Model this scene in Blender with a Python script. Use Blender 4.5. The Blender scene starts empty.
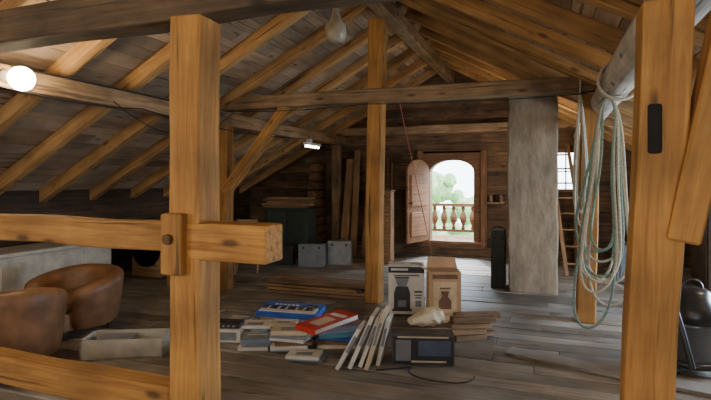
import bpy, math, random
from mathutils import Vector, Matrix, noise
R = random.Random(7)
D = bpy.data
C = bpy.context.scene.collection

# ------------------------------------------------------------------ materials
def nt(m):
    m.use_nodes = True
    t = m.node_tree
    return t, t.nodes, t.links

def wood(name, dark, light, rough=0.75, bump=0.35, grain=16.0, patch=0.5, knots=True, gray=None):
    m = D.materials.new(name); t, n, l = nt(m)
    b = n["Principled BSDF"]; b.inputs["Roughness"].default_value = rough
    a = n.new("ShaderNodeAttribute"); a.attribute_name = "gc"
    mp = n.new("ShaderNodeMapping"); mp.inputs["Scale"].default_value = (0.9, grain, grain)
    l.new(a.outputs["Vector"], mp.inputs["Vector"])
    n1 = n.new("ShaderNodeTexNoise"); n1.inputs["Scale"].default_value = 1.6
    n1.inputs["Detail"].default_value = 8; n1.inputs["Roughness"].default_value = 0.65
    n1.inputs["Distortion"].default_value = 0.6
    l.new(mp.outputs[0], n1.inputs["Vector"])
    r = n.new("ShaderNodeValToRGB")
    r.color_ramp.elements[0].position = 0.3; r.color_ramp.elements[0].color = (*dark, 1)
    r.color_ramp.elements[1].position = 0.68; r.color_ramp.elements[1].color = (*light, 1)
    l.new(n1.outputs[0], r.inputs[0])
    n2 = n.new("ShaderNodeTexNoise"); n2.inputs["Scale"].default_value = 2.3; n2.inputs["Detail"].default_value = 4
    l.new(a.outputs["Vector"], n2.inputs["Vector"])
    mr = n.new("ShaderNodeMapRange"); mr.inputs[1].default_value = 0.3; mr.inputs[2].default_value = 0.7
    mr.inputs[3].default_value = 1 - patch; mr.inputs[4].default_value = 1.12
    l.new(n2.outputs[0], mr.inputs[0])
    mp2 = n.new("ShaderNodeMapping"); mp2.inputs["Scale"].default_value = (0.7, 22, 22)
    l.new(a.outputs["Vector"], mp2.inputs["Vector"])
    n3 = n.new("ShaderNodeTexNoise"); n3.inputs["Scale"].default_value = 1.1; n3.inputs["Detail"].default_value = 3
    l.new(mp2.outputs[0], n3.inputs["Vector"])
    mc = n.new("ShaderNodeMapRange"); mc.inputs[1].default_value = 0.31; mc.inputs[2].default_value = 0.37
    mc.inputs[3].default_value = 0.35; mc.inputs[4].default_value = 1.0
    l.new(n3.outputs[0], mc.inputs[0])
    mul = n.new("ShaderNodeMath"); mul.operation = 'MULTIPLY'
    l.new(mr.outputs[0], mul.inputs[0]); l.new(mc.outputs[0], mul.inputs[1])
    last = mul
    if knots:
        mp3 = n.new("ShaderNodeMapping"); mp3.inputs["Scale"].default_value = (2.2, 6, 6)
        l.new(a.outputs["Vector"], mp3.inputs["Vector"])
        v = n.new("ShaderNodeTexVoronoi"); v.inputs["Scale"].default_value = 1.0
        l.new(mp3.outputs[0], v.inputs["Vector"])
        mk = n.new("ShaderNodeMapRange"); mk.inputs[1].default_value = 0.07; mk.inputs[2].default_value = 0.17
        mk.inputs[3].default_value = 0.3; mk.inputs[4].default_value = 1.0
        l.new(v.outputs["Distance"], mk.inputs[0])
        m2 = n.new("ShaderNodeMath"); m2.operation = 'MULTIPLY'
        l.new(last.outputs[0], m2.inputs[0]); l.new(mk.outputs[0], m2.inputs[1]); last = m2
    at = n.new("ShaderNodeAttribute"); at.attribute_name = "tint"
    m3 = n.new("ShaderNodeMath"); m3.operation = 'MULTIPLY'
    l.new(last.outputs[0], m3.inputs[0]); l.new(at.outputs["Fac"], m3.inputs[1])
    base = r.outputs[0]
    if gray:
        n4 = n.new("ShaderNodeTexNoise"); n4.inputs["Scale"].default_value = 1.1; n4.inputs["Detail"].default_value = 5
        l.new(a.outputs["Vector"], n4.inputs["Vector"])
        mg = n.new("ShaderNodeMapRange"); mg.inputs[1].default_value = 0.4; mg.inputs[2].default_value = 0.62
        mg.inputs[4].default_value = 0.7
        l.new(n4.outputs[0], mg.inputs[0])
        mx = n.new("ShaderNodeMixRGB"); mx.inputs[2].default_value = (*gray, 1)
        l.new(mg.outputs[0], mx.inputs[0]); l.new(base, mx.inputs[1]); base = mx.outputs[0]
    vm = n.new("ShaderNodeVectorMath"); vm.operation = 'SCALE'
    l.new(base, vm.inputs[0]); l.new(m3.outputs[0], vm.inputs["Scale"])
    l.new(vm.outputs[0], b.inputs["Base Color"])
    bp = n.new("ShaderNodeBump"); bp.inputs["Strength"].default_value = bump; bp.inputs["Distance"].default_value = 0.02
    ad = n.new("ShaderNodeMath"); ad.operation = 'ADD'
    l.new(n1.outputs[0], ad.inputs[0]); l.new(mc.outputs[0], ad.inputs[1])
    l.new(ad.outputs[0], bp.inputs["Height"]); l.new(bp.outputs[0], b.inputs["Normal"])
    return m

def plain(name, col, rough=0.6, var=0.2, scale=8.0, metal=0.0, bump=0.05):
    m = D.materials.new(name); t, n, l = nt(m)
    b = n["Principled BSDF"]; b.inputs["Roughness"].default_value = rough; b.inputs["Metallic"].default_value = metal
    tc = n.new("ShaderNodeTexCoord")
    n1 = n.new("ShaderNodeTexNoise"); n1.inputs["Scale"].default_value = scale; n1.inputs["Detail"].default_value = 5
    l.new(tc.outputs["Object"], n1.inputs["Vector"])
    r = n.new("ShaderNodeValToRGB")
    r.color_ramp.elements[0].position = 0.3; r.color_ramp.elements[1].position = 0.7
    r.color_ramp.elements[0].color = (*[c * (1 - var) for c in col], 1)
    r.color_ramp.elements[1].color = (*[min(1, c * (1 + var)) for c in col], 1)
    l.new(n1.outputs[0], r.inputs[0]); l.new(r.outputs[0], b.inputs["Base Color"])
    bp = n.new("ShaderNodeBump"); bp.inputs["Strength"].default_value = bump
    l.new(n1.outputs[0], bp.inputs["Height"]); l.new(bp.outputs[0], b.inputs["Normal"])
    return m

M_POST = wood("wood_post_orange", (0.32, 0.13, 0.025), (0.64, 0.32, 0.075), patch=0.4)
M_BEAM = wood("wood_beam_aged", (0.13, 0.075, 0.038), (0.36, 0.23, 0.115), patch=0.5)
M_RAFT = wood("wood_rafter", (0.33, 0.165, 0.055), (0.62, 0.36, 0.135), patch=0.35)
M_SHEA = wood("wood_sheathing", (0.26, 0.165, 0.095), (0.50, 0.345, 0.205), patch=0.4, gray=(0.40, 0.315, 0.235))
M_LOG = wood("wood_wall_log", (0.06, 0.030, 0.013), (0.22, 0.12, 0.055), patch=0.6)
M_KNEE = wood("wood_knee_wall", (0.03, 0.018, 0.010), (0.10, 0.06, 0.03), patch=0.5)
M_FLOOR = wood("wood_floor", (0.15, 0.115, 0.082), (0.38, 0.315, 0.245), rough=0.5, patch=0.5, gray=(0.33, 0.305, 0.27), bump=0.25)
M_PALE = wood("wood_pale_log", (0.36, 0.31, 0.25), (0.64, 0.57, 0.48), patch=0.4)
M_PLANK = wood("wood_loose_plank", (0.17, 0.09, 0.04), (0.40, 0.24, 0.115), patch=0.4)
M_DOOR = wood("wood_door", (0.16, 0.068, 0.03), (0.33, 0.16, 0.07), patch=0.3, knots=False)
M_HOLE = plain("mortise_dark", (0.01, 0.007, 0.005), 0.9)

# ------------------------------------------------------------------ mesh builder
class MB:
    def __init__(s):
        s.v = []; s.f = []; s.g = []; s.t = []; s.mi = []; s.sm = []
    def add(s, vs, fs, gs=None, tint=1.0, mi=0, smooth=False):
        o = len(s.v)
        s.v += [Vector(p) for p in vs]; s.g += [Vector(p) for p in (gs if gs else vs)]
        s.t += [tint] * len(vs)
        for f in fs:
            s.f.append([i + o for i in f]); s.mi.append(mi); s.sm.append(smooth)
    def beam(s, p0, p1, w, h, seg=1, jit=0.0, up=(0, 0, 1), tint=None, mi=0, taper=1.0):
        p0 = Vector(p0); p1 = Vector(p1); d = p1 - p0; L = d.length; X = d.normalized()
        U = Vector(up)
        if abs(X.dot(U)) > 0.95: U = Vector((0, 1, 0))
        Y = U.cross(X).normalized(); Z = X.cross(Y)
        off = Vector((R.uniform(0, 50), R.uniform(0, 50), R.uniform(0, 50)))
        if tint is None: tint = R.uniform(0.8, 1.2)
        vs = []; gs = []
        for i in range(seg + 1):
            k = i / seg; sc = 1 + (taper - 1) * k
            jy = R.uniform(-jit, jit); jz = R.uniform(-jit, jit)
            for (a, b) in ((-1, -1), (1, -1), (1, 1), (-1, 1)):
                y = a * w / 2 * sc + jy + R.uniform(-jit, jit) * .5; z = b * h / 2 * sc + jz + R.uniform(-jit, jit) * .5
                vs.append(p0 + X * (L * k) + Y * y + Z * z); gs.append(off + Vector((L * k, y, z)))
        fs = [(3, 2, 1, 0)]
        for i in range(seg):
            o = i * 4
            for j in range(4):
                fs.append((o + j, o + (j + 1) % 4, o + 4 + (j + 1) % 4, o + 4 + j))
        o = seg * 4; fs.append((o, o + 1, o + 2, o + 3))
        s.add(vs, fs, gs, tint, mi)
    def box(s, c, size, rz=0.0, tint=1.0, mi=0, rot=None):
        M = rot if rot else Matrix.Rotation(rz, 3, 'Z')
        vs = []; gs = []
        off = Vector((R.uniform(0, 50), R.uniform(0, 50), R.uniform(0, 50)))
        for z in (-.5, .5):
            for (a, b) in ((-.5, -.5), (.5, -.5), (.5, .5), (-.5, .5)):
                p = Vector((a * size[0], b * size[1], z * size[2])); vs.append(Vector(c) + M @ p); gs.append(p + off)
        fs = [(3, 2, 1, 0), (4, 5, 6, 7), (0, 1, 5, 4), (1, 2, 6, 5), (2, 3, 7, 6), (3, 0, 4, 7)]
        s.add(vs, fs, gs, tint, mi)
    def cyl(s, p0, p1, r0, r1=None, n=14, seg=1, jit=0.0, tint=None, mi=0, smooth=True):
        if r1 is None: r1 = r0
        p0 = Vector(p0); p1 = Vector(p1); d = p1 - p0; L = d.length; X = d.normalized()
        U = Vector((0, 0, 1)) if abs(X.z) < .9 else Vector((0, 1, 0))
        Y = U.cross(X).normalized(); Z = X.cross(Y)
        if tint is None: tint = R.uniform(.85, 1.15)
        off = Vector((R.uniform(0, 50), R.uniform(0, 50), R.uniform(0, 50)))
        vs = []; gs = []; fs = []
        for i in range(seg + 1):
            k = i / seg; r = r0 + (r1 - r0) * k; jy = R.uniform(-jit, jit); jz = R.uniform(-jit, jit)
            for j in range(n):
                a = 2 * math.pi * j / n; rr = r * (1 + R.uniform(-jit, jit))
                y = math.cos(a) * rr + jy; z = math.sin(a) * rr + jz
                vs.append(p0 + X * L * k + Y * y + Z * z); gs.append(off + Vector((L * k, y, z)))
        for i in range(seg):
            for j in range(n):
                fs.append((i * n + j, i * n + (j + 1) % n, (i + 1) * n + (j + 1) % n, (i + 1) * n + j))
        s.add(vs, fs, gs, tint, mi, smooth)
        s.add([vs[j] for j in range(n)], [tuple(range(n))[::-1]], [gs[j] for j in range(n)], tint, mi)
        s.add([vs[seg * n + j] for j in range(n)], [tuple(range(n))], [gs[seg * n + j] for j in range(n)], tint, mi)
    def lathe(s, c, prof, n=24, mi=0, tint=1.0, M=None):
        vs = []; fs = []
        for (r, z) in prof:
            for j in range(n):
                a = 2 * math.pi * j / n; p = Vector((math.cos(a) * r, math.sin(a) * r, z))
                if M: p = M @ p
                vs.append(Vector(c) + p)
        for i in range(len(prof) - 1):
            for j in range(n):
                fs.append((i * n + j, i * n + (j + 1) % n, (i + 1) * n + (j + 1) % n, (i + 1) * n + j))
        fs.append(tuple(range(n))[::-1]); fs.append(tuple((len(prof) - 1) * n + j for j in range(n)))
        s.add(vs, fs, None, tint, mi, True)
    def prism(s, pts, axis_vec, tint=1.0, mi=0):
        n = len(pts); A = Vector(axis_vec)
        vs = [Vector(p) for p in pts] + [Vector(p) + A for p in pts]
        fs = [tuple(range(n))[::-1], tuple(range(n, 2 * n))]
        for j in range(n): fs.append((j, (j + 1) % n, n + (j + 1) % n, n + j))
        s.add(vs, fs, None, tint, mi)
    def tube(s, pts, r, n=8, mi=0, tint=1.0):
        P = [Vector(p) for p in pts]; vs = []; fs = []; gs = []; L = 0
        for i, p in enumerate(P):
            d = (P[min(i + 1, len(P) - 1)] - P[max(i - 1, 0)]).normalized()
            U = Vector((0, 0, 1)) if abs(d.z) < .9 else Vector((0, 1, 0))
            if i == 0: Y = U.cross(d).normalized()
            else: Y = (Y - d * Y.dot(d)).normalized()
            Z = d.cross(Y)
            if i: L += (P[i] - P[i - 1]).length
            for j in range(n):
                a = 2 * math.pi * j / n; q = Y * math.cos(a) * r + Z * math.sin(a) * r
                vs.append(p + q); gs.append(Vector((L, math.cos(a) * r, math.sin(a) * r)))
        for i in range(len(P) - 1):
            for j in range(n): fs.append((i * n + j, i * n + (j + 1) % n, (i + 1) * n + (j + 1) % n, (i + 1) * n + j))
        s.add(vs, fs, gs, tint, mi, True)
    def done(s, name, mats, bevel=0.0, bseg=1, subsurf=0, parent=None):
        me = D.meshes.new(name); me.from_pydata([tuple(v) for v in s.v], [], s.f)
        a = me.attributes.new("gc", 'FLOAT_VECTOR', 'POINT')
        a.data.foreach_set("vector", [c for g in s.g for c in g])
        a = me.attributes.new("tint", 'FLOAT', 'POINT'); a.data.foreach_set("value", s.t)
        for m in (mats if isinstance(mats, (list, tuple)) else [mats]): me.materials.append(m)
        me.polygons.foreach_set("material_index", s.mi); me.polygons.foreach_set("use_smooth", s.sm)
        me.update()
        o = D.objects.new(name, me); C.objects.link(o)
        if bevel:
            b = o.modifiers.new("bev", 'BEVEL'); b.width = bevel; b.segments = bseg; b.limit_method = 'ANGLE'; b.angle_limit = math.radians(50)
        if subsurf:
            b = o.modifiers.new("sub", 'SUBSURF'); b.levels = subsurf; b.render_levels = subsurf
        if parent: o.parent = parent
        return o

RX, YW = -1.95, 11.0           # ridge x, far gable y
TAN = 0.537; SL = math.atan(TAN)
def under(x): return 3.95 - TAN * abs(x - RX)
XL, XR = -6.95, 3.05           # knee walls
YB = -1.6                      # back gable

# ------------------------------------------------------------------ floor
b = MB(); y = YB
while y < YW + 0.1:
    w = R.uniform(0.19, 0.28); x = XL - R.uniform(0, 2.0)
    while x < XR:
        L = R.uniform(3.0, 5.0)
        if x + L > XL:
            zz = R.uniform(-.005, .003)
            b.beam((max(x, XL - .1), y + w / 2, -0.03 + zz), (min(x + L - .006, XR + .1), y + w / 2 , -0.03 + zz + R.uniform(-.004, .004)), w - 0.012, 0.06, tint=R.uniform(.66, 1.2))
        x += L
    y += w
b.box(((XL + XR) / 2, (YB + YW) / 2, -.10), (XR - XL + .2, YW - YB + .2, .06), tint=.2)  # slab added under the boards to block light through the gaps
b.done("floor", M_FLOOR, bevel=0.004)

# ------------------------------------------------------------------ roof sheathing
for side, nm in ((-1, "ceiling"), (1, "ceiling.001")):
    b = MB(); t = 0.0; Lmax = 6.1
    while t < Lmax:
        w = R.uniform(0.15, 0.21)
        x = RX + side * math.cos(SL) * (t + w / 2); z = 3.95 + 0.20 - math.sin(SL) * (t + w / 2)
        nrm = Vector((side * math.sin(SL), 0, math.cos(SL)))
        yy = YB - R.uniform(0, 2)
        while yy < YW + .4:
            L = R.uniform(3.5, 5)
            b.beam((x, max(yy, YB - .3), z), (x, min(yy + L - .004, YW + .5), z), w - 0.008, 0.028, up=nrm, tint=R.uniform(.65, 1.25))
            yy += L
        t += w
    x1 = RX + side * math.cos(SL) * 6.2; z1 = 4.2 - math.sin(SL) * 6.2
    b.prism([(RX, YB - .3, 4.20), (x1, YB - .3, z1), (x1, YB - .3, z1 + .04), (RX, YB - .3, 4.25)], (0, YW - YB + .8, 0), tint=.3)
    b.done(nm, M_SHEA)

def empty(name):
    e = D.objects.new(name, None); C.objects.link(e); return e
FR = empty("timber_roof_frame")
# rafters
b = MB()
yy = YB + .15; ys = []
while yy < YW: ys.append(yy); yy += 0.86
for yv in ys:
    for side in (-1, 1):
        L = 5.95; a = 0.02
        nv = Vector((side * math.sin(SL), 0, math.cos(SL)))
        p0 = Vector((RX + side * a, yv + R.uniform(-.03, .03), 3.95)) + nv * 0.085
        p1 = p0 + Vector((side * math.cos(SL), 0, -math.sin(SL))) * L
        b.beam(p0, p1, 0.12, 0.165, seg=5, jit=.008, up=nv, tint=R.uniform(.75, 1.15))
b.done("rafters", M_RAFT, bevel=.008, parent=FR)
b = MB(); b.beam((RX, YB, 3.80), (RX, YW, 3.80), .17, .2, seg=8, jit=.006, tint=1.15); b.done("ridge_beam", M_BEAM, bevel=.012, parent=FR)
b = MB(); b.beam((-4.44, YB, 2.50), (-4.44, YW, 2.50), .2, .2, seg=8, jit=.01, tint=1.3); b.done("purlin_left", M_BEAM, bevel=.02, bseg=2, parent=FR)
b = MB(); b.cyl((.58, YB, 2.47), (.58, YW, 2.47), .15, .12, n=18, seg=14, jit=.012, tint=1.0); b.done("purlin_log", M_PALE, parent=FR)

# middle truss y=6.4
Y2 = 6.4
b = MB()
b.beam((-4.75, Y2, 2.72), (.85, Y2, 2.70), .2, .18, seg=8, jit=.01, tint=1.1); b.done("tie_beam_mid", M_BEAM, bevel=.015, bseg=2, parent=FR)
b = MB(); b.beam((-2.15, Y2 + .03, 0), (-2.10, Y2 + .03, 3.72), .2, .2, seg=8, jit=.005, tint=.9); b.done("king_post_mid", M_POST, bevel=.012, parent=FR)
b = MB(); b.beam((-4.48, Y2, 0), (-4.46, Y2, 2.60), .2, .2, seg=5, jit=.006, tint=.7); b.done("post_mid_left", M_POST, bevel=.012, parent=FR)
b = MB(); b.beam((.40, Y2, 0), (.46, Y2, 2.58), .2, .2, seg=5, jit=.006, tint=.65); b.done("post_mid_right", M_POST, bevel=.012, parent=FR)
b = MB(); b.beam((-3.42, Y2 - .02, 2.66), (-4.45, Y2 - .02, 1.45), .1, .16, seg=2, jit=.004, up=(0, 1, 0))
b.beam((-4.44, Y2 + 1.35, 2.44), (-4.46, Y2 + .05, 1.45), .12, .14, seg=2, jit=.004, tint=.7)
b.beam((.5, Y2 + 1.2, 2.36), (.45, Y2 + .05, 1.4), .12, .14, seg=2, jit=.004, tint=.7); b.done("braces_mid", M_POST, bevel=.01, parent=FR)
# front truss y=2.44
Y1 = 2.44
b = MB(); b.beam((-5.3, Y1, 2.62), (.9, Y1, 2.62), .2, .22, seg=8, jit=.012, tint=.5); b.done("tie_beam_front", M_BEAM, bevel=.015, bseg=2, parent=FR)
b = MB(); b.beam((-1.90, Y1, 0), (-1.90, Y1, 2.53), .205, .205, seg=7, jit=.009, tint=1.0)
b.beam((-1.90, Y1, 2.71), (-1.94, Y1, 3.72), .2, .2, seg=3, jit=.006, tint=.9)
b.beam((-1.94, Y1 - .13, 1.08), (-1.94, Y1 - .13, 1.42), .14, .07, tint=.85)
b.cyl((-1.95, Y1 - .185, 1.28), (-1.95, Y1 - .15, 1.28), .03, n=8, tint=.25)
b.done("king_post_front", M_POST, bevel=.014, bseg=2, parent=FR)
b = MB(); b.beam((-4.6, Y1 - .02, 1.285), (-2.0, Y1 - .02, 1.285), .16, .17, seg=5, jit=.010, tint=.8)
b.beam((-2.02, Y1 - .02, 1.265), (-1.37, Y1 - .02, 1.265), .19, .205, seg=2, jit=.006, tint=1.1); b.done("collar_beam_front", M_POST, bevel=.014, bseg=2, parent=FR)
b = MB(); b.beam((-4.6, Y1 - .02, .35), (-2.0, Y1 - .02, .34), .16, .18, seg=5, jit=.006, tint=.8); b.done("sill_rail_front", M_POST, bevel=.014, parent=FR)
b = MB(); b.beam((-4.46, Y1, 0), (-4.45, Y1, 2.52), .2, .2, seg=4, jit=.006); b.done("post_front_left", M_POST, bevel=.014, parent=FR)
b = MB(); b.beam((.360, Y1, 0), (.455, Y1, 2.33), .185, .16, seg=7, jit=.006, tint=.85)
b.box((.402, Y1 - .088, 1.81), (.05, .03, .2), tint=1, mi=1)  # raised dark block, its colour stands in for shade inside a mortise
b.done("post_front_right", [M_POST, M_HOLE], bevel=.010, bseg=2, parent=FR)
b = MB(); b.beam((.50, Y1 - .03, 1.36), (.74, Y1 - .1, 2.66), .12, .15, seg=3, jit=.004, up=(0, 1, 0), tint=.9); b.done("brace_front_right", M_POST, bevel=.01, parent=FR)
# far truss
b = MB(); b.beam((-4.6, YW - .35, 2.68), (.8, YW - .35, 2.70), .16, .17, seg=6, jit=.01, tint=1.3)
b.beam((-4.45, YW - .35, 0), (-4.45, YW - .35, 2.44), .18, .18, seg=3, jit=.006, tint=1.1)
b.beam((.56, YW - .35, 0), (.56, YW - .35, 2.37), .18, .18, seg=3, jit=.006, tint=1.0); b.done("truss_far", M_BEAM, bevel=.015, parent=FR)

# ------------------------------------------------------------------ far gable (log wall)
openings = [(-2.60, -1.25, .22, 2.18), (.10, .56, 1.42, 2.18)]
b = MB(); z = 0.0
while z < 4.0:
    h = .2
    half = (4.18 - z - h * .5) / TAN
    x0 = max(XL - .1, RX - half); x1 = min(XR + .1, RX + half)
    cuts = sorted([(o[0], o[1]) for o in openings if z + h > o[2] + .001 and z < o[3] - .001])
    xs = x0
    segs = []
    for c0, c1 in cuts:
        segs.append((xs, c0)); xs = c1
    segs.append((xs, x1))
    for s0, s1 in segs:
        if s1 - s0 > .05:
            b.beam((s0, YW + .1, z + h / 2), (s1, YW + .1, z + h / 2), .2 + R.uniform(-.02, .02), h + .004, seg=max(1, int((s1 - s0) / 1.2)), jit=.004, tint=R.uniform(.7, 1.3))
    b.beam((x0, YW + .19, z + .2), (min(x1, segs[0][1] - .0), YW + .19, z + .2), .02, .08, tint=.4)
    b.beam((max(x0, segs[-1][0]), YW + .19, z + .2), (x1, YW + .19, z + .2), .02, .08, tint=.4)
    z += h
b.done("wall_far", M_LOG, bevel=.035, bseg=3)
fr = MB()
cx, w2, zb, zs, zt = -1.925, .465, .32, 1.80, 2.05
inner = [(cx - w2, zb)]
N = 14
for i in range(N + 1):
    a = math.pi - math.pi * i / N
    inner.append((cx + w2 * math.cos(a), zs + (zt - zs) * math.sin(a)))
inner.append((cx + w2, zb))
def outer(p):
    x, z = p
    if z <= zb + 1e-6: return (-2.62 if x < cx else -1.23, zb)
    k = (x - cx) / w2
    if abs(k) > .75: return (-2.62 if k < 0 else -1.23, z if z < 1.85 else 1.8 + (z - 1.8) * 2.6)
    return (cx + k * .7 / .75, 2.24)
for i in range(len(inner) - 1):
    a0, a1 = inner[i], inner[i + 1]; o0, o1 = outer(a0), outer(a1)
    fr.prism([(o0[0], YW - .04, o0[1]), (a0[0], YW - .04, a0[1]), (a1[0], YW - .04, a1[1]), (o1[0], YW - .04, o1[1])], (0, .26, 0), tint=.7)
fr.box((cx, YW + .09, .25), (1.38, .30, .15), tint=.8)
fr.box((cx, YW + .10, 2.23), (1.38, .28, .06), tint=.7)
for sx in (-2.60, -1.25): fr.beam((sx, YW - .06, .2), (sx, YW - .06, 2.25), .12, .05, tint=.9)
fr.beam((cx - .72, YW - .07, .30), (cx + .72, YW - .07, .30), .1, .05, tint=1.1)
fr.done("trim_1", M_DOOR)
a = math.radians(73); hx, hy = -2.43, YW - .07
dv = Vector((-math.cos(a), -math.sin(a), 0)); th = Vector((-dv.y, dv.x, 0)) * .045
b = MB(); W = .9
pts = [(0, zb + .01)] + [(0, 1.8)] + [(W * (.5 - .5 * math.cos(math.pi * i / 10)), 1.8 + .25 * math.sin(math.pi * i / 10)) for i in range(1, 10)] + [(W, 1.8), (W, zb + .01)]
b.prism([Vector((hx, hy, 0)) + dv * s + Vector((0, 0, z)) for s, z in pts], th, tint=1.2)
for (s0, s1, z0, z1) in ((.12, .78, .45, .95), (.12, .78, 1.08, 1.72)):
    c = Vector((hx, hy, 0)) + dv * ((s0 + s1) / 2) + th * 1.2 + Vector((0, 0, (z0 + z1) / 2))
    b.box(c, (s1 - s0, .03, z1 - z0), rz=math.atan2(dv.y, dv.x), tint=1.5)
b.cyl(Vector((hx, hy, 1.15)) + dv * .83 + th, Vector((hx, hy, 1.15)) + dv * .83 + th * 2.6, .018, tint=.4)
b.done("door_1", M_DOOR, bevel=.006)
b = MB()
for (x0, x1, z0, z1) in ((.06, .60, 1.38, 1.44), (.06, .60, 2.16, 2.24), (.06, .12, 1.38, 2.24), (.54, .60, 1.38, 2.24), (.32, .345, 1.42, 2.2), (.08, .58, 1.78, 1.80)):
    b.box(((x0 + x1) / 2, YW + .02, (z0 + z1) / 2), (x1 - x0, .1, z1 - z0), tint=1.0)
b.done("window_1", M_DOOR, bevel=.005)

b = MB()
for i in range(10):
    b.beam((-4.95 + R.uniform(-.03, .03), YW, .1 + i * .2), (-4.95 + R.uniform(-.02, .02), YW - .55 - R.uniform(0, .12), .1 + i * .2), .19, .185, tint=R.uniform(1.2, 2.0))
b.done("log_wall_stub", M_LOG, bevel=.03, bseg=2)
b = MB()
b.beam((-4.12, YW - .75, 0.0), (-4.2, YW - .1, 2.1), .18, .035, up=(0, -1, 0), tint=1.3)
b.beam((-3.88, YW - .8, 0.0), (-4.05, YW - .06, 2.3), .14, .035, up=(0, -1, 0), tint=1.0)
b.beam((-3.65, YW - .7, 0.0), (-3.75, YW - .05, 1.9), .16, .03, up=(0, -1, 0), tint=.8)
b.done("leaning_planks", M_PLANK, bevel=.004)
b = MB()
b.box((-1.0, YW - .12, 1.15), (.34, .2, .03))
for i, xx in enumerate((-1.1, -1.0, -.9)): b.lathe((xx, YW - .12, 1.165), [(.035, 0), (.04, .02), (.04, .1), (.025, .13), (.025, .15)], n=12, mi=i % 2)
b.done("wall_shelf", [M_PLANK, M_HOLE])
b = MB()
for xx, L_ in ((-3.35, 1.2), (-3.25, 1.1)):
    b.cyl((xx, YW - .06, .9), (xx + .02, YW - .06, .9 + L_), .016, tint=1.2)
b.box((-3.35, YW - .06, .86), (.2, .03, .12), tint=.3); b.done("garden_rake", M_PLANK)

# ------------------------------------------------------------------ knee walls & back wall
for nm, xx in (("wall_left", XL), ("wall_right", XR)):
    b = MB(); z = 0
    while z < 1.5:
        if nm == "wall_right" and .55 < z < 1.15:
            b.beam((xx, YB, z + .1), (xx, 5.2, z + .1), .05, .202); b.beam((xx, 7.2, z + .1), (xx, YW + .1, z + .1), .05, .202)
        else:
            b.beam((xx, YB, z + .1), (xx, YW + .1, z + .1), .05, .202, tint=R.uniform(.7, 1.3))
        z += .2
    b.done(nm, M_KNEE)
b = MB()
for (y0, y1, z0, z1) in ((5.15, 7.25, .54, .6), (5.15, 7.25, 1.2, 1.26), (5.15, 5.21, .54, 1.26), (7.19, 7.25, .54, 1.26), (6.18, 6.22, .6, 1.2)):
    b.box((XR - .02, (y0 + y1) / 2, (z0 + z1) / 2), (.09, y1 - y0, z1 - z0))
b.done("added_window_frame", M_DOOR)  # unseen frame, added around the cool area light on the right
b = MB(); x = XL
while x < XR:
    top = under(x + .1) + .2
    b.beam((x + .1, YB - .03, 0), (x + .1, YB - .03, min(top, 4.1)), .202, .04, up=(0, 1, 0), tint=R.uniform(.7, 1.3)); x += .2
b.done("wall_back", M_PALE)

# ------------------------------------------------------------------ chimney
M_CONC = D.materials.new("chimney_plaster"); t, n, l = nt(M_CONC)
bs = n["Principled BSDF"]; bs.inputs["Roughness"].default_value = .95
tc = n.new("ShaderNodeTexCoord")
mpp = n.new("ShaderNodeMapping"); mpp.inputs["Scale"].default_value = (1.6, 1.6, .6); l.new(tc.outputs["Object"], mpp.inputs["Vector"])
n1 = n.new("ShaderNodeTexNoise"); n1.inputs["Scale"].default_value = 3.5; n1.inputs["Detail"].default_value = 10; n1.inputs["Roughness"].default_value = .7
l.new(mpp.outputs[0], n1.inputs["Vector"])
r = n.new("ShaderNodeValToRGB"); r.color_ramp.elements[0].position = .3; r.color_ramp.elements[1].position = .7
r.color_ramp.elements[0].color = (.17, .12, .075, 1); r.color_ramp.elements[1].color = (.42, .32, .21, 1)
l.new(n1.outputs[0], r.inputs[0]); l.new(r.outputs[0], bs.inputs["Base Color"])
bp = n.new("ShaderNodeBump"); bp.inputs["Strength"].default_value = .6; bp.inputs["Distance"].default_value = .03
l.new(n1.outputs[0], bp.inputs["Height"]); l.new(bp.outputs[0], bs.inputs["Normal"])
b = MB(); K = 12; pr = []
for k in range(K + 1):
    z = 2.86 * k / K
    pr.append((z, -.54 + R.uniform(-.014, .014) + (.02 if k < 2 else 0), .13 + R.uniform(-.014, .014)))
vs = []; fs = []
for (z, xa, xb) in pr:
    vs += [(xa, 7.68, z), (xb, 7.68, z), (xb, 8.25, z), (xa, 8.25, z)]
for k in range(K):
    o = k * 4
    for j in range(4): fs.append((o + j, o + (j + 1) % 4, o + 4 + (j + 1) % 4, o + 4 + j))
fs.append((0, 3, 2, 1)); o = K * 4; fs.append((o, o + 1, o + 2, o + 3))
b.add(vs, fs); b.done("chimney", M_CONC, bevel=.02, bseg=2)

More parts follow.
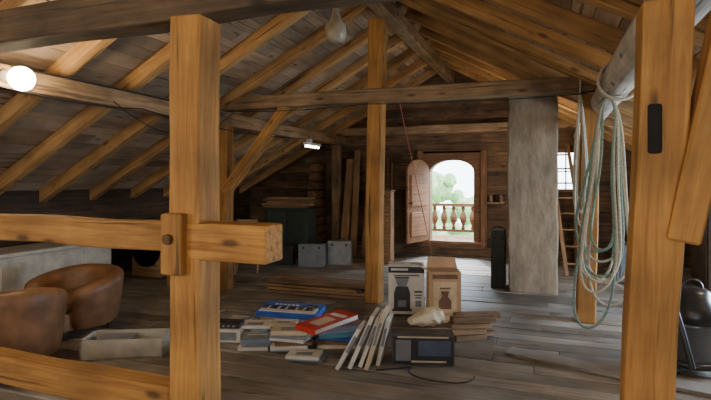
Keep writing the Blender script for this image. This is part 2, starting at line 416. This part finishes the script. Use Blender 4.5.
# ------------------------------------------------------------------ balcony & outside
b = MB()
b.box((cx, YW + .95, .22), (3.4, 1.5, .08), tint=1)
b.beam((cx - 1.7, 12.5, 1.02), (cx + 1.7, 12.5, 1.02), .12, .07, tint=.8)
b.beam((cx - 1.7, 12.5, .40), (cx + 1.7, 12.5, .40), .09, .06, tint=.7)
for i in range(15):
    x = cx - 1.6 + i * .23
    b.lathe((x, 12.5, .42), [(.035, 0), (.05, .06), (.03, .1), (.075, .22), (.085, .30), (.05, .42), (.03, .46), (.05, .5), (.035, .57)], n=12, tint=.7)
b.done("balcony_railing", M_DOOR)
M_LEAF = plain("foliage", (.30, .46, .20), .8, var=.5, scale=3.0, bump=.6)
M_BARK = plain("bark", (.12, .08, .05), .9)
def tree(x, y, h, s):
    b = MB(); b.cyl((x, y, -5), (x, y, h), .25, .12, n=10, mi=1)
    for i in range(34):
        c = Vector((x + R.gauss(0, s * .5), y + R.gauss(0, s * .5), h + R.gauss(0, s * .6)))
        rr = R.uniform(.35, .7) * s * .4; n0 = 10
        vs = []; fs = []
        for k in range(9):
            ph = math.pi * k / 8
            for j in range(n0):
                th_ = 2 * math.pi * j / n0
                d = Vector((math.sin(ph) * math.cos(th_), math.sin(ph) * math.sin(th_), math.cos(ph)))
                vs.append(c + d * rr * (1 + .45 * noise.noise(d * 3.5 + c * 3)))
        for k in range(8):
            for j in range(n0): fs.append((k * n0 + j, (k + 1) * n0 + j, (k + 1) * n0 + (j + 1) % n0, k * n0 + (j + 1) % n0))
        b.add(vs, fs, smooth=True)
    return b.done("tree", [M_LEAF, M_BARK])
tree(-6.2, 24, .2, 2.4); tree(-3.2, 27, -1.2, 2.4); tree(-8.5, 28, 1.0, 2.6)
b = MB(); b.box((0, 40, -5.1), (90, 56, .2)); b.done("ground_meadow", plain("grass", (.3, .42, .18), .9, scale=.5))

# ------------------------------------------------------------------ cartons, books
M_CARD = plain("cardboard", (.42, .25, .12), .85, var=.12)
M_WHITE = plain("paper_white", (.62, .59, .53), .6, var=.12)
M_BLACK = plain("print_black", (.02, .02, .025), .4)
M_GREYP = plain("print_grey", (.20, .20, .22), .4)
M_RED = plain("cover_red", (.48, .03, .02), .4)
M_BLUE = plain("cover_blue", (.03, .10, .40), .4)
M_TEAL = plain("cover_teal", (.08, .22, .27), .4)
M_CREAM = plain("cover_cream", (.55, .46, .30), .5)
def local(c, rz):
    Mx = Matrix.Rotation(rz, 3, 'Z'); c = Vector(c)
    return lambda p: c + Mx @ Vector(p)
def carton(c, s, rz, deco):
    b = MB(); f = local(c, rz)
    b.box(f((0, 0, s[2] / 2)), s, rz)
    for (x, z, w, h, mi) in deco:
        b.box(f((x, -s[1] / 2 - .001 - mi * .0004, z)), (w, .004, h), rz, mi=mi)
    b.box(f((0, 0, s[2] + .001)), (s[0] * .98, .05, .004), rz, mi=4)
    b.box(f((0, -s[1] * .27, s[2] + .003)), (s[0] * .99, s[1] * .42, .005), rz, mi=0)
    b.box(f((0, s[1] * .27, s[2] + .003)), (s[0] * .99, s[1] * .42, .005), rz, mi=0)
    return b, f
def flat(b, f, y, pts, mi): b.prism([f((x, y, z)) for x, z in pts], f((0, -.003, 0)) - f((0, 0, 0)), mi=mi)
deco = [(0, .555, .42, .07, 1), (-.08, .56, .2, .025, 2), (.14, .3, .09, .02, 6), (.14, .26, .09, .012, 6), (.14, .23, .07, .012, 6), (.14, .16, .07, .07, 3), (0, .02, .42, .03, 1), (0, .49, .3, .012, 6)]
b, f = carton((-1.60, 6.0, 0), (.42, .3, .60), .28, deco)
Y_ = -.153   # printed picture of a coffee grinder
flat(b, f, Y_, [(-.13, .46), (.03, .46), (.0, .36), (-.10, .36)], 3)
flat(b, f, Y_, [(-.14, .46), (.04, .46), (.03, .475), (-.13, .475)], 6)
flat(b, f, Y_, [(-.12, .36), (.02, .36), (.045, .28), (.045, .10), (-.145, .10), (-.145, .28)], 6)
flat(b, f, Y_ - .001, [(-.10, .20), (.0, .20), (.0, .12), (-.10, .12)], 3)
flat(b, f, Y_, [(-.16, .10), (.06, .10), (.07, .07), (-.17, .07)], 6)
b.done("appliance_carton", [M_WHITE, M_BLACK, M_WHITE, M_GREYP, M_CARD, M_RED, plain("print_dark", (.04, .04, .045), .4)])
deco = [(0, .3, .26, .34, 1), (0, .53, .28, .05, 2), (-.05, .07, .2, .04, 1), (0, .40, .12, .02, 2)]
b, f = carton((-1.12, 5.85, 0), (.36, .28, .58), .32, deco)
Y_ = -.144
flat(b, f, Y_, [(-.05, .37), (.05, .37), (.03, .31), (.07, .26), (.07, .17), (-.07, .17), (-.07, .26), (-.03, .31)], 2)
b.prism([f((-.18, .14, .58)), f((.18, .14, .58)), f((.16, .19, .70)), f((-.16, .19, .70))], (0, .006, 0))
b.prism([f((-.18, -.13, .58)), f((-.18, .13, .58)), f((-.27, .11, .63)), f((-.27, -.11, .63))], (0, 0, .006))
b.done("cardboard_carton", [M_CARD, plain("print_tan", (.50, .35, .20), .6), plain("print_brown", (.14, .065, .03), .6), M_GREYP, M_CARD])
deco = [(0, .13, .52, .24, 1), (-.17, .13, .13, .18, 2), (-.17, .13, .08, .13, 1), (.10, .15, .28, .13, 3), (.10, .16, .18, .06, 2), (0, .245, .44, .012, 5), (.05, .035, .30, .015, 5)]
b, f = carton((-1.07, 4.55, 0), (.54, .38, .265), .30, deco)
b.done("coffee_machine_carton", [plain("carton_dark", (.075, .065, .06), .5), M_BLACK, plain("print_grey2", (.16, .16, .17), .4), plain("print_blue_grey", (.06, .08, .13), .4), M_CARD, M_CREAM])
b = MB(); f = local((-1.05, 4.56, .275), 1.0)
vs = []; fs = []; n0 = 16
for k in range(9):
    x = -.17 + .34 * k / 8; rr = .03 + .05 * min(1, k / 5)
    for j in range(n0):
        a_ = 2 * math.pi * j / n0
        q = 1 + .22 * noise.noise(Vector((k * .9, math.cos(a_) * 2, math.sin(a_) * 2)))
        vs.append(f((x, math.cos(a_) * rr * 1.2 * q, .085 + math.sin(a_) * rr * q)))
for k in range(8):
    for j in range(n0): fs.append((k * n0 + j, k * n0 + (j + 1) % n0, (k + 1) * n0 + (j + 1) % n0, (k + 1) * n0 + j))
fs.append(tuple(range(n0)))
b.add(vs, fs); o = b.done("paper_bag", M_CREAM); o.modifiers.new("sol", 'SOLIDIFY').thickness = .004
BM = [M_WHITE, M_BLUE, M_TEAL, M_GREYP, M_CREAM, plain("cover_grey_blue", (.18, .23, .29), .4), M_RED, plain("cover_brown", (.2, .1, .05), .5)]
b = MB()
def book(b, c, s, rz, mi, tiltx=0, tilty=0):
    rot = (Matrix.Rotation(rz, 3, 'Z') @ Matrix.Rotation(tiltx, 3, 'X') @ Matrix.Rotation(tilty, 3, 'Y'))
    cv = Vector(c)
    b.box(cv, (s[0] * .96, s[1] * .96, s[2] * .86), rot=rot, mi=0)
    b.box(cv + rot @ Vector((0, 0, s[2] / 2)), (s[0], s[1], .004), rot=rot, mi=mi)
    b.box(cv + rot @ Vector((0, 0, -s[2] / 2)), (s[0], s[1], .004), rot=rot, mi=mi)
    b.box(cv + rot @ Vector((-s[0] / 2, 0, 0)), (.005, s[1], s[2]), rot=rot, mi=mi)
    b.box(cv + rot @ Vector((0, -s[1] / 2, 0)), (s[0], .005, s[2]), rot=rot, mi=mi)
    b.box(cv + rot @ Vector((0, s[1] * .25, s[2] / 2 + .002)), (s[0] * .7, s[1] * .12, .003), rot=rot, mi=0 if mi else 4)
    b.box(cv + rot @ Vector((0, -s[1] * .12, s[2] / 2 + .002)), (s[0] * .5, s[1] * .4, .003), rot=rot, mi=4 if mi in (1, 2, 3) else 3)
piles = [((-2.80, 4.60), [7, 4, 5, 0], (.33, .24)), ((-2.28, 4.36), [5, 0, 7, 0, 3, 4], (.34, .25)), ((-1.96, 4.66), [4, 7, 1, 2, 5, 3], (.36, .27)),
         ((-2.30, 4.80), [7, 3, 4, 5], (.3, .22)), ((-3.15, 4.80), [5, 4, 3], (.3, .22)), ((-2.52, 4.66), [4, 7, 0, 3, 4], (.26, .2)), ((-2.62, 4.30), [0, 3, 5], (.28, .21)),
         ((-2.05, 4.18), [5, 0], (.3, .21))]
for (px_, py_), cols, sz in piles:
    z = 0
    for i, mi in enumerate(cols):
        th_ = R.uniform(.02, .035)
        book(b, (px_ + R.uniform(-.03, .03), py_ + R.uniform(-.03, .03), z + th_ / 2 + .003), (sz[0], sz[1], th_), .35 + R.uniform(-.35, .35), mi)
        z += th_ + .006
b.done("book_pile", BM)
# small boxed electronics among the books
b = MB(); f = local((-3.05, 4.42, 0), .3)
b.box(f((0, 0, .06)), (.34, .24, .12), .3, mi=0); b.box(f((0, -.121, .06)), (.26, .004, .08), .3, mi=1); b.box(f((0, 0, .122)), (.24, .16, .004), .3, mi=1)
b.box(f((.02, .01, .15)), (.26, .18, .05), .3, mi=2)
for k in range(4): b.cyl(f((-.06 + k * .05, -.08, .15)), f((-.06 + k * .05, -.09, .15)), .012, n=10, mi=1)
b.done("boxed_radio", [M_WHITE, M_GREYP, M_BLACK])
b = MB(); f = local((-2.66, 5.06, 0), .10)
b.box(f((0, 0, .06)), (.60, .28, .12), .10, mi=2); rt = Matrix.Rotation(.10, 3, 'Z') @ Matrix.Rotation(.12, 3, 'X')
f2 = lambda p: Vector((-2.66, 5.06, .17)) + rt @ Vector(p)
b.box(f2((0, 0, 0)), (.70, .32, .06), rot=rt, mi=0)
b.box(f2((.0, -.07, .033)), (.64, .15, .010), rot=rt, mi=1)
for k in range(22): b.box(f2((-.31 + k * .0295, -.07, .0385)), (.003, .15, .002), rot=rt, mi=3)
for k in range(21):
    if k % 7 not in (2, 6): b.box(f2((-.295 + k * .0295, -.035, .043)), (.016, .085, .01), rot=rt, mi=4)
for k in range(6): b.box(f2((-.2 + k * .05, .08, .033)), (.03, .02, .006), rot=rt, mi=1)
b.box(f2((.22, .08, .033)), (.14, .07, .005), rot=rt, mi=4)
b.done("music_keyboard", [M_BLUE, M_WHITE, M_CARD, M_GREYP, M_BLACK])
b = MB()
book(b, (-1.96, 4.48, .262), (.28, .55, .045), -.45, 6, tiltx=.08)
b.done("photo_album", [M_WHITE, M_BLUE, M_TEAL, M_CREAM, M_CREAM, M_CREAM, M_RED])
b = MB()
for i, (x, y, L, lean, mi) in enumerate([(-1.60, 4.20, .50, .42, 0), (-1.53, 4.27, .46, .36, 0), (-1.46, 4.23, .5, .30, 1), (-1.69, 4.14, .4, .5, 0), (-1.40, 4.36, .40, .22, 0)]):
    rot = Matrix.Rotation(.15, 3, 'Z') @ Matrix.Rotation(lean, 3, 'Y')
    base = Vector((x, y, 0)); b.box(base + rot @ Vector((0, 0, L / 2)) + Vector((0, 0, .02 * math.sin(lean))), (.035, .3, L), rot=rot, mi=mi)
    b.box(base + rot @ Vector((0, -.152, L * .65)), (.022, .004, L * .4), rot=rot, mi=2)
b.done("file_binders", [M_WHITE, M_CREAM, M_GREYP], bevel=.004)

b = MB()
for lay in range(4):
    for k in range(3):
        L = R.uniform(1.3, 1.75); yy = 6.55 + k * .18
        xc = -3.02 + R.uniform(-.14, .14)
        b.beam((xc - L / 2, yy, .02 + lay * .045), (xc + L / 2, yy + R.uniform(-.07, .07), .02 + lay * .045), .15, .036, tint=R.uniform(.55, 1.1))
b.done("board_stack", M_PLANK, bevel=.004)
b = MB()
for lay in range(4):
    for k in range(2):
        b.beam((-.86 + R.uniform(-.08, .05), 5.15 + k * .16, .03 + lay * .06), (-.55 + R.uniform(-.1, .1), 5.35 + k * .16, .03 + lay * .06), .12, .055, tint=R.uniform(.7, 1.3))
b.done("wood_offcuts", M_PLANK, bevel=.004)
b = MB(); b.beam((-.35, 4.98, .015), (1.7, 4.42, .015), .22, .028, tint=.95); b.beam((-2.9, 5.75, .013), (-1.9, 5.62, .013), .16, .025, tint=.75)
b.beam((-3.9, 5.9, .013), (-2.6, 6.15, .013), .16, .025, tint=.85); b.done("loose_floorboards", M_FLOOR, bevel=.003)

M_CABLE = plain("cable_black", (.015, .015, .015), .5)
b = MB(); pts = []
for i in range(60):
    k = i / 59; pts.append((-1.35 + .75 * k + .10 * math.sin(k * 9), 4.10 + .14 * math.sin(k * 6.5) + .1 * k, .012))
b.tube(pts, .006, 6); b.done("extension_cable", M_CABLE)

# ------------------------------------------------------------------ armchairs
M_LEATH = plain("leather_brown", (.20, .095, .04), .5, var=.35, scale=6, bump=.15)
M_FEET = plain("dark_feet", (.04, .025, .015), .5)
def armchair(c, rz, sc):
    e = D.objects.new("armchair", None); C.objects.link(e); e.location = c; e.rotation_euler = (0, 0, rz); e.scale = sc
    b = MB(); n0 = 28; sec = 12; vs = []; fs = []
    for i in range(n0 + 1):
        k = i / n0; a_ = math.radians(-38 + 256 * k)
        q = abs(2 * k - 1)
        top = .72 - .15 * (max(0, q - .25) / .75) ** 1.3
        ci = Vector((math.cos(a_) * .37, math.sin(a_) * .35, 0)); rd = Vector((math.cos(a_), math.sin(a_), 0))
        tks = .075 * (1 if 0 < i < n0 else .55)
        tp = top if 0 < i < n0 else top - .03
        ring = [(-1, .1), (-1.05, .3), (-1.15, tp - .12), (-1.2, tp - .05), (-.8, tp), (0, tp + .02), (.8, tp), (1.25, tp - .05), (1.2, tp - .12), (1.0, .3), (.9, .1), (0, .09)]
        for (u, z) in ring: vs.append(ci + rd * (u * tks + (z - .3) * .06) + Vector((0, 0, z)))
    for i in range(n0):
        for j in range(sec): fs.append((i * sec + j, i * sec + (j + 1) % sec, (i + 1) * sec + (j + 1) % sec, (i + 1) * sec + j))
    fs.append(tuple(range(sec))[::-1]); fs.append(tuple(n0 * sec + j for j in range(sec)))
    b.add(vs, fs, smooth=True); b.done("shell", M_LEATH, subsurf=1, parent=e)
    b = MB(); b.box((0, -.03, .2), (.60, .62, .22)); b.done("seat_base", M_LEATH, bevel=.03, bseg=3, parent=e)
    b = MB(); b.box((0, -.06, .37), (.56, .6, .13)); b.done("seat_cushion", M_LEATH, bevel=.05, bseg=4, parent=e)
    b = MB()
    for sx in (-1, 1):
        for sy in (-1, 1): b.cyl((sx * .25, sy * .24 - .02, 0), (sx * .25, sy * .24 - .02, .1), .02, .03, n=10)
    b.done("feet", M_FEET, parent=e)
armchair((-4.80, 4.10, 0), math.radians(-5), (1.1, 1.1, .88))
armchair((-4.36, 3.06, 0), math.radians(-130), (1, 1, .98))
# low white open crate beside the chairs
M_LIGHT = plain("paint_offwhite", (.42, .39, .33), .6)
b = MB(); f = local((-3.66, 3.72, 0), .45)
b.box(f((0, 0, .012)), (.72, .34, .02), .45)
for sy in (-.16, .16): b.box(f((0, sy, .09)), (.72, .02, .17), .45)
for sx in (-.35, .35): b.box(f((sx, 0, .09)), (.02, .34, .17), .45)
b.box(f((-.1, 0, .13)), (.3, .24, .05), .45, mi=1); b.done("white_crate", [M_LIGHT, M_GREYP])

# ------------------------------------------------------------------ storage furniture at left / rear
M_GREEN = plain("paint_green", (.035, .045, .03), .6)
M_GREYC = plain("case_grey", (.15, .16, .16), .5)
b = MB()
b.box((-6.25, 4.9, .37), (.6, 1.7, .66), mi=0); b.box((-6.25, 4.9, .72), (.66, 1.78, .05), mi=0)
for yy in (4.35, 4.9, 5.45): b.box((-5.945, yy, .38), (.02, .46, .5), mi=0)
for yy in (4.12, 5.68):
    for xx in (-6.48, -6.02): b.box((xx, yy, .02), (.06, .06, .04), mi=1)
b.done("storage_chest", [M_LIGHT, M_FEET], bevel=.01)
b = MB()
b.box((-4.98, 9.5, .52), (.95, .45, .96)); b.box((-4.98, 9.5, 1.02), (1.02, .5, .04))
for xx in (-5.21, -4.75): b.box((xx, 9.26, .55), (.42, .025, .84)); b.cyl((xx + (.16 if xx < -5 else -.16), 9.25, .6), (xx + (.16 if xx < -5 else -.16), 9.22, .6), .015)
for xx in (-5.41, -4.55):
    for yy in (9.32, 9.68): b.box((xx, yy, .02), (.05, .05, .04))
b.done("cupboard", M_GREEN, bevel=.008)
b = MB()
for lay in range(5): b.beam((-5.6 + R.uniform(-.1, .1), 9.5 + R.uniform(-.05, .05), 1.065 + lay * .045), (-4.5 + R.uniform(-.15, .15), 9.5, 1.065 + lay * .045), .2, .04, tint=R.uniform(.6, 1.2))
b.done("stacked_boards", M_PLANK, bevel=.003)
def suitcase(c, s, rz, mat):
    b = MB(); f = local(c, rz)
    b.box(f((0, 0, s[2] / 2)), s, rz); b.box(f((0, 0, s[2] / 2)), (s[0] * 1.01, .02, s[2] * 1.01), rz, mi=1)
    pts = [f((.09 * math.cos(math.pi * i / 8), 0, s[2] + .05 * math.sin(math.pi * i / 8))) for i in range(9)]
    b.tube(pts, .01, 8, mi=1)
    for sx in (-1, 1): b.box(f((sx * s[0] * .3, -s[1] / 2, s[2] * .85)), (.04, .015, .05), rz, mi=1)
    return b.done("suitcase", [mat, M_BLACK], bevel=.02, bseg=3)
suitcase((-4.15, 8.75, 0), (.5, .2, .42), .25, M_GREYC)
suitcase((-3.75, 9.15, 0), (.45, .2, .45), .2, plain("case_light", (.27, .27, .26), .5))
suitcase((-4.85, 8.75, 0), (.6, .22, .36), .2, plain("case_black", (.03, .03, .03), .5))
suitcase((-.70, 8.05, 0), (.20, .3, .86), .0, plain("case_dark_tall", (.03, .035, .03), .6))
def chair(c, rz, mat, cush):
    b = MB(); f = local(c, rz)
    for sx in (-1, 1):
        b.beam(f((sx * .19, -.19, 0)), f((sx * .19, -.19, .44)), .035, .035)
        b.beam(f((sx * .19, .19, 0)), f((sx * .17, .24, .92)), .035, .035)
        b.beam(f((sx * .19, -.19, .2)), f((sx * .19, .2, .2)), .02, .03)
    b.box(f((0, 0, .45)), (.44, .42, .035), rz); b.box(f((0, 0, .485)), (.4, .38, .05), rz, mi=1)
    for z in (.62, .74, .88): b.beam(f((-.17, .22, z)), f((.17, .22, z)), .02, .06)
    b.done("wooden_chair", [mat, cush], bevel=.005)
chair((-4.95, 7.75, 0), .5, M_PLANK, plain("cushion_gold", (.40, .23, .07), .8))
b = MB(); b.box((-3.02, 9.62, .70), (.36, .25, 1.38), tint=1.2); b.box((-3.02, 9.62, 1.41), (.40, .29, .03), tint=1)
b.box((-3.02, 9.49, .72), (.30, .02, 1.22), tint=1.4); b.cyl((-2.90, 9.48, .8), (-2.90, 9.45, .8), .012, tint=.3)
b.box((-3.02, 9.62, .01), (.34, .22, .02)); b.done("narrow_cabinet", M_PLANK, bevel=.006)
b = MB(); b.box((-6.2, 7.2, .25), (.6, 1.0, .46)); b.cyl((-6.2, 6.7, .48), (-6.2, 7.7, .48), .3, n=20)
for yy in (6.9, 7.5): b.box((-5.89, yy, .3), (.02, .05, .5), mi=1)
b.box((-6.2, 7.2, .01), (.5, .9, .02)); b.done("trunk", [M_PLANK, M_GREYC], bevel=.01)
b = MB()
for i in range(4):
    for sx in (-1, 1): b.beam((-6.25 + sx * .2, 8.2, .07 + i * .17), (-6.25 + sx * .2, 8.8, .07 + i * .17), .02, .12)
    for sy in (8.2, 8.8): b.beam((-6.45, sy, .08 + i * .17), (-6.05, sy, .08 + i * .17), .02, .12)
    b.box((-6.25, 8.5, .012 + i * .17), (.42, .6, .02))
b.done("fruit_crates", M_PALE)
b = MB(); b.box((-5.55, 8.4, .62), (.55, .9, .04))
for sx in (-.23, .23):
    for sy in (-.4, .4): b.beam((-5.55 + sx, 8.4 + sy, 0), (-5.55 + sx, 8.4 + sy, .6), .05, .05)
b.box((-5.55, 8.2, .74), (.35, .3, .2), tint=1.6); b.box((-5.5, 8.6, .70), (.3, .25, .12), tint=.4)
b.done("side_table", M_PLANK, bevel=.005)
b = MB()
for (x, y, s_) in ((-5.3, 7.0, .34), (-5.25, 6.5, .28)):
    b.box((x, y, s_ / 2), (.4, .36, s_)); b.prism([(x - .2, y - .18, s_), (x - .2, y + .18, s_), (x - .33, y + .17, s_ + .06), (x - .33, y - .17, s_ + .06)], (0, 0, .005))
    b.prism([(x + .2, y - .18, s_), (x + .2, y + .18, s_), (x + .31, y + .17, s_ + .08), (x + .31, y - .17, s_ + .08)], (0, 0, .005))
b.done("storage_cartons", M_CARD)
b = MB()
for sx in (0, .34): b.beam((.30 + sx * 1, 9.3, 0), (.02 + sx, 10.85 - .0, 2.3), .06, .035, tint=1.2)
for i in range(8):
    k = (i + .7) / 8.4
    p = Vector((.30 - .28 * k, 9.3 + 1.55 * k, 2.3 * k)); b.cyl(p, p + Vector((.34, 0, 0)), .016, n=8)
b.done("ladder", M_PLANK)
b = MB()
b.box((1.3, 9.2, .3), (.6, .5, .56)); b.box((1.3, 9.2, .59), (.64, .54, .03)); b.box((1.3, 8.94, .3), (.5, .02, .4)); b.box((1.3, 9.2, .01), (.5, .4, .02)); b.done("tool_chest", M_GREYC, bevel=.01)
b = MB()
b.box((2.35, 8.9, .72), (.5, .9, 1.40), mi=0); b.box((2.35, 8.9, 1.435), (.56, .96, .03), mi=0)
for yy in (8.68, 9.12): b.box((2.09, yy, .72), (.02, .4, 1.2), mi=0)
b.box((2.35, 8.9, .01), (.45, .85, .02)); b.done("wardrobe", M_KNEE, bevel=.01)

# ------------------------------------------------------------------ vacuum cleaner
M_STEEL = plain("steel_drum", (.16, .16, .165), .35, metal=.7, var=.1)
M_BLKPL = plain("plastic_black", (.02, .02, .022), .35)
b = MB(); vc = (1.14, 5.05, .0)
b.lathe((vc[0], vc[1], .09), [(.17, 0), (.19, .03), (.19, .30), (.20, .31), (.20, .34)], n=28, mi=0)
b.lathe((vc[0], vc[1], .43), [(.205, 0), (.205, .06), (.18, .13), (.14, .19), (.13, .24), (.10, .27), (.03, .28)], n=28, mi=1)
b.lathe((vc[0], vc[1], .07), [(.21, 0), (.21, .035), (.19, .05)], n=28, mi=1)
for i in range(4):
    a_ = math.pi / 4 + i * math.pi / 2; x = vc[0] + .19 * math.cos(a_); y = vc[1] + .19 * math.sin(a_)
    b.cyl((x - .012, y, .034), (x + .012, y, .034), .032, n=12, mi=1); b.cyl((x, y, .04), (x, y, .09), .015, n=8, mi=1)
pts = [(vc[0] + .07 * math.cos(t_), vc[1] + .0, .70 + .07 * math.sin(t_)) for t_ in [math.pi * i / 8 for i in range(9)]]
b.tube(pts, .014, 8, mi=1)
pts = []
for i in range(70):
    k = i / 69; pts.append((vc[0] - .2 - .07 * math.sin(k * math.pi) + k * .12, vc[1] - .06 - .30 * k, .40 + .36 * math.sin(k * math.pi * .95) - .33 * k * k))
b.tube(pts, .024, 10, mi=1)
b.done("vacuum_cleaner", [M_STEEL, M_BLKPL, M_RED])

# ------------------------------------------------------------------ ropes
M_ROPE1 = plain("rope_pale", (.48, .46, .38), .85, scale=60, var=.25)
M_ROPE2 = plain("rope_green", (.18, .28, .23), .85, scale=60, var=.25)
b = MB(); top = Vector((.50, 4.95, 2.32))
for i in range(10):
    L = R.uniform(1.3, 2.05); Wd = R.uniform(.09, .20); ox = R.uniform(-.14, .05); oy = R.uniform(-.09, .09); ph = R.uniform(-.5, .5)
    pts = []
    for k in range(49):
        t_ = 2 * math.pi * k / 48
        down = (1 - math.cos(t_)) / 2
        x = Wd * math.sin(t_) * (.35 + .95 * down) + ox * down + .025 * math.sin(3 * t_ + ph) - .03 * down
        y = oy * down + .05 * math.sin(t_ + ph) * down
        pts.append(top + Vector((x, y, -L * down)))
    b.tube(pts, .0115, 7, mi=0 if i % 3 else 1)
for k_ in range(3):
    b.tube([(.58 + .17 * math.cos(t_), 4.90 + k_ * .03, 2.47 + .17 * math.sin(t_)) for t_ in [2 * math.pi * i / 20 for i in range(21)]], .012, 7, mi=0)
b.done("rope_coil", [M_ROPE1, M_ROPE2, M_BLACK])
b = MB(); top = Vector((.34, 6.25, 2.56))
for i in range(4):
    L = R.uniform(1.1, 1.7); Wd = R.uniform(.04, .10); pts = []
    for k in range(41):
        t_ = 2 * math.pi * k / 40; down = (1 - math.cos(t_)) / 2
        pts.append(top + Vector((Wd * math.sin(t_) * (.3 + .9 * down) + R.uniform(-.002, .002), -.03 * i * down, -L * down)))
    b.tube(pts, .011, 7)
b.tube([(.34, 6.4 + .14 * math.cos(t_), 2.70 + .14 * math.sin(t_)) for t_ in [2 * math.pi * i / 20 for i in range(21)]], .011, 7)
b.done("rope_coil", [M_ROPE1])

# ------------------------------------------------------------------ lamps
def emat(name, col, st):
    m = D.materials.new(name); t, n, l = nt(m); bb = n["Principled BSDF"]
    bb.inputs["Base Color"].default_value = (.9, .9, .85, 1); bb.inputs["Emission Color"].default_value = (*col, 1); bb.inputs["Emission Strength"].default_value = st
    return m
def globe(c, r, st, name, mount, col=(1, .78, .48)):
    b = MB()
    prof = [(max(.002, r * math.sin(math.pi * k / 14)), -r * math.cos(math.pi * k / 14)) for k in range(15)]
    b.lathe(c, prof, n=28, mi=0)
    mv = Vector(mount); cv = Vector(c); d = (mv - cv).normalized()
    b.cyl(cv + d * r * .9, mv, r * .45, r * .55, n=20, mi=1)
    return b.done(name, [emat(name + "_glow", col, st), M_WHITE])
globe((-4.14, 3.05, 2.46), .10, 130, "globe_lamp", (-4.33, 3.05, 2.50))
globe((-.9, -.7, 2.55), .12, 150, "globe_lamp", (-.9, -.7, 3.35), (1, .80, .54))  # unseen lamp added behind the camera for warm light on the posts
b = MB(); b.box((-4.22, 8.9, 2.30), (.08, .62, .05)); b.cyl((-4.22, 8.62, 2.255), (-4.22, 9.18, 2.255), .02, mi=1); b.box((-4.29, 8.9, 2.36), (.10, .08, .08))
b.done("tube_lamp", [M_WHITE, emat("tube_glow", (1, .9, .75), 20)])
b = MB(); pc = Vector((-2.14, 5.1, 3.10))
b.lathe(pc, [(.06, 0), (.10, .02), (.115, .10), (.11, .18), (.07, .22), (.04, .30), (.035, .36)], n=20)
b.cyl(pc + Vector((0, 0, .34)), pc + Vector((0, 0, .72)), .008, n=6, mi=1)
b.done("pendant_lamp", [plain("lamp_ceramic", (.34, .29, .20), .4), M_BLACK])

b = MB()
def wire(p0, p1, sag, r=.006):
    p0 = Vector(p0); p1 = Vector(p1); b.tube([p0.lerp(p1, i / 24) - Vector((0, 0, sag * 4 * (i / 24) * (1 - i / 24))) for i in range(25)], r, 5)
wire((-4.32, 2.6, 2.44), (-4.32, 4.6, 2.42), .06, .009); wire((-4.32, 4.6, 2.42), (-4.32, 8.6, 2.40), .08, .009)
wire((-4.32, 3.1, 2.58), (-4.32, 6.2, 2.55), -.02, .009)
wire((-4.3, 6.28, 2.60), (-2.2, 6.28, 2.60), .03); wire((-2.2, 6.28, 2.60), (.4, 6.28, 2.58), .03)
wire((-4.32, 4.2, 2.45), (-4.2, 6.28, 2.6), .35)
b.done("electric_cable", M_CABLE)
b = MB(); wire((-1.75, 6.24, 2.60), (-1.35, 6.9, .02), .0, .005); b.done("hanging_wire", plain("wire_red", (.35, .08, .05), .5))

# ------------------------------------------------------------------ lights
def area(name, loc, target, sx, sy, p, col):
    L = D.lights.new(name, 'AREA'); L.shape = 'RECTANGLE'; L.size = sx; L.size_y = sy; L.energy = p; L.color = col
    o = D.objects.new(name, L); C.objects.link(o); o.location = loc
    o.rotation_euler = (Vector(target) - Vector(loc)).to_track_quat('-Z', 'Y').to_euler(); return o
area("cool_fill_right", (2.98, 6.2, .95), (-.5, 5.5, .0), 1.9, .6, 190, (.58, .76, 1))  # area light added out of view to tint the floor blue
area("rear_fill", (1.3, -1.5, 1.7), (-1.2, 6, 1.6), 1.8, 1.2, 95, (.88, .93, 1))  # added fill light behind the camera, no window in this wall
area("rear_fill", (-4.2, -1.5, 1.5), (-4.2, 6, 1.9), 1.8, 1.2, 90, (.98, .93, .86))  # second added fill from the rear, brightens the left side
area("balcony_door_fill", (cx, 12.0, 2.65), (cx + .3, 8.5, 0), 1.3, .6, 380, (.75, .87, 1))  # area light added above the doorway view to brighten the floor inside
def point(name, loc, p, col):
    L = D.lights.new(name, 'POINT'); L.energy = p; L.color = col; L.shadow_soft_size = .06
    o = D.objects.new(name, L); C.objects.link(o); o.location = loc
point("fill_behind_chimney", (-.2, 8.7, 2.1), 50, (1, .80, .55))  # added fill hidden by the chimney, lights the far gable
point("warm_fill_right", (2.0, 4.6, 1.7), 45, (1, .86, .66))  # added warm fill beyond the right edge of view, no lamp modelled
L = D.lights.new("sun", 'SUN'); L.energy = 6; L.angle = .02; L.color = (1, .95, .85)
o = D.objects.new("sun", L); C.objects.link(o); o.rotation_euler = (math.radians(50), 0, math.radians(200))

w = D.worlds.new("sky"); bpy.context.scene.world = w; w.use_nodes = True
bg = w.node_tree.nodes["Background"]; bg.inputs[0].default_value = (.75, .88, 1, 1); bg.inputs[1].default_value = 10.0

# ------------------------------------------------------------------ camera
cam = D.cameras.new("camera"); co = D.objects.new("camera", cam); C.objects.link(co)
cam.sensor_width = 36; cam.lens = 36 * 513 / 711; cam.shift_y = -19 / 711
co.location = (0, 0, 1.6); co.rotation_euler = (math.radians(90), 0, math.radians(20.56))
bpy.context.scene.camera = co
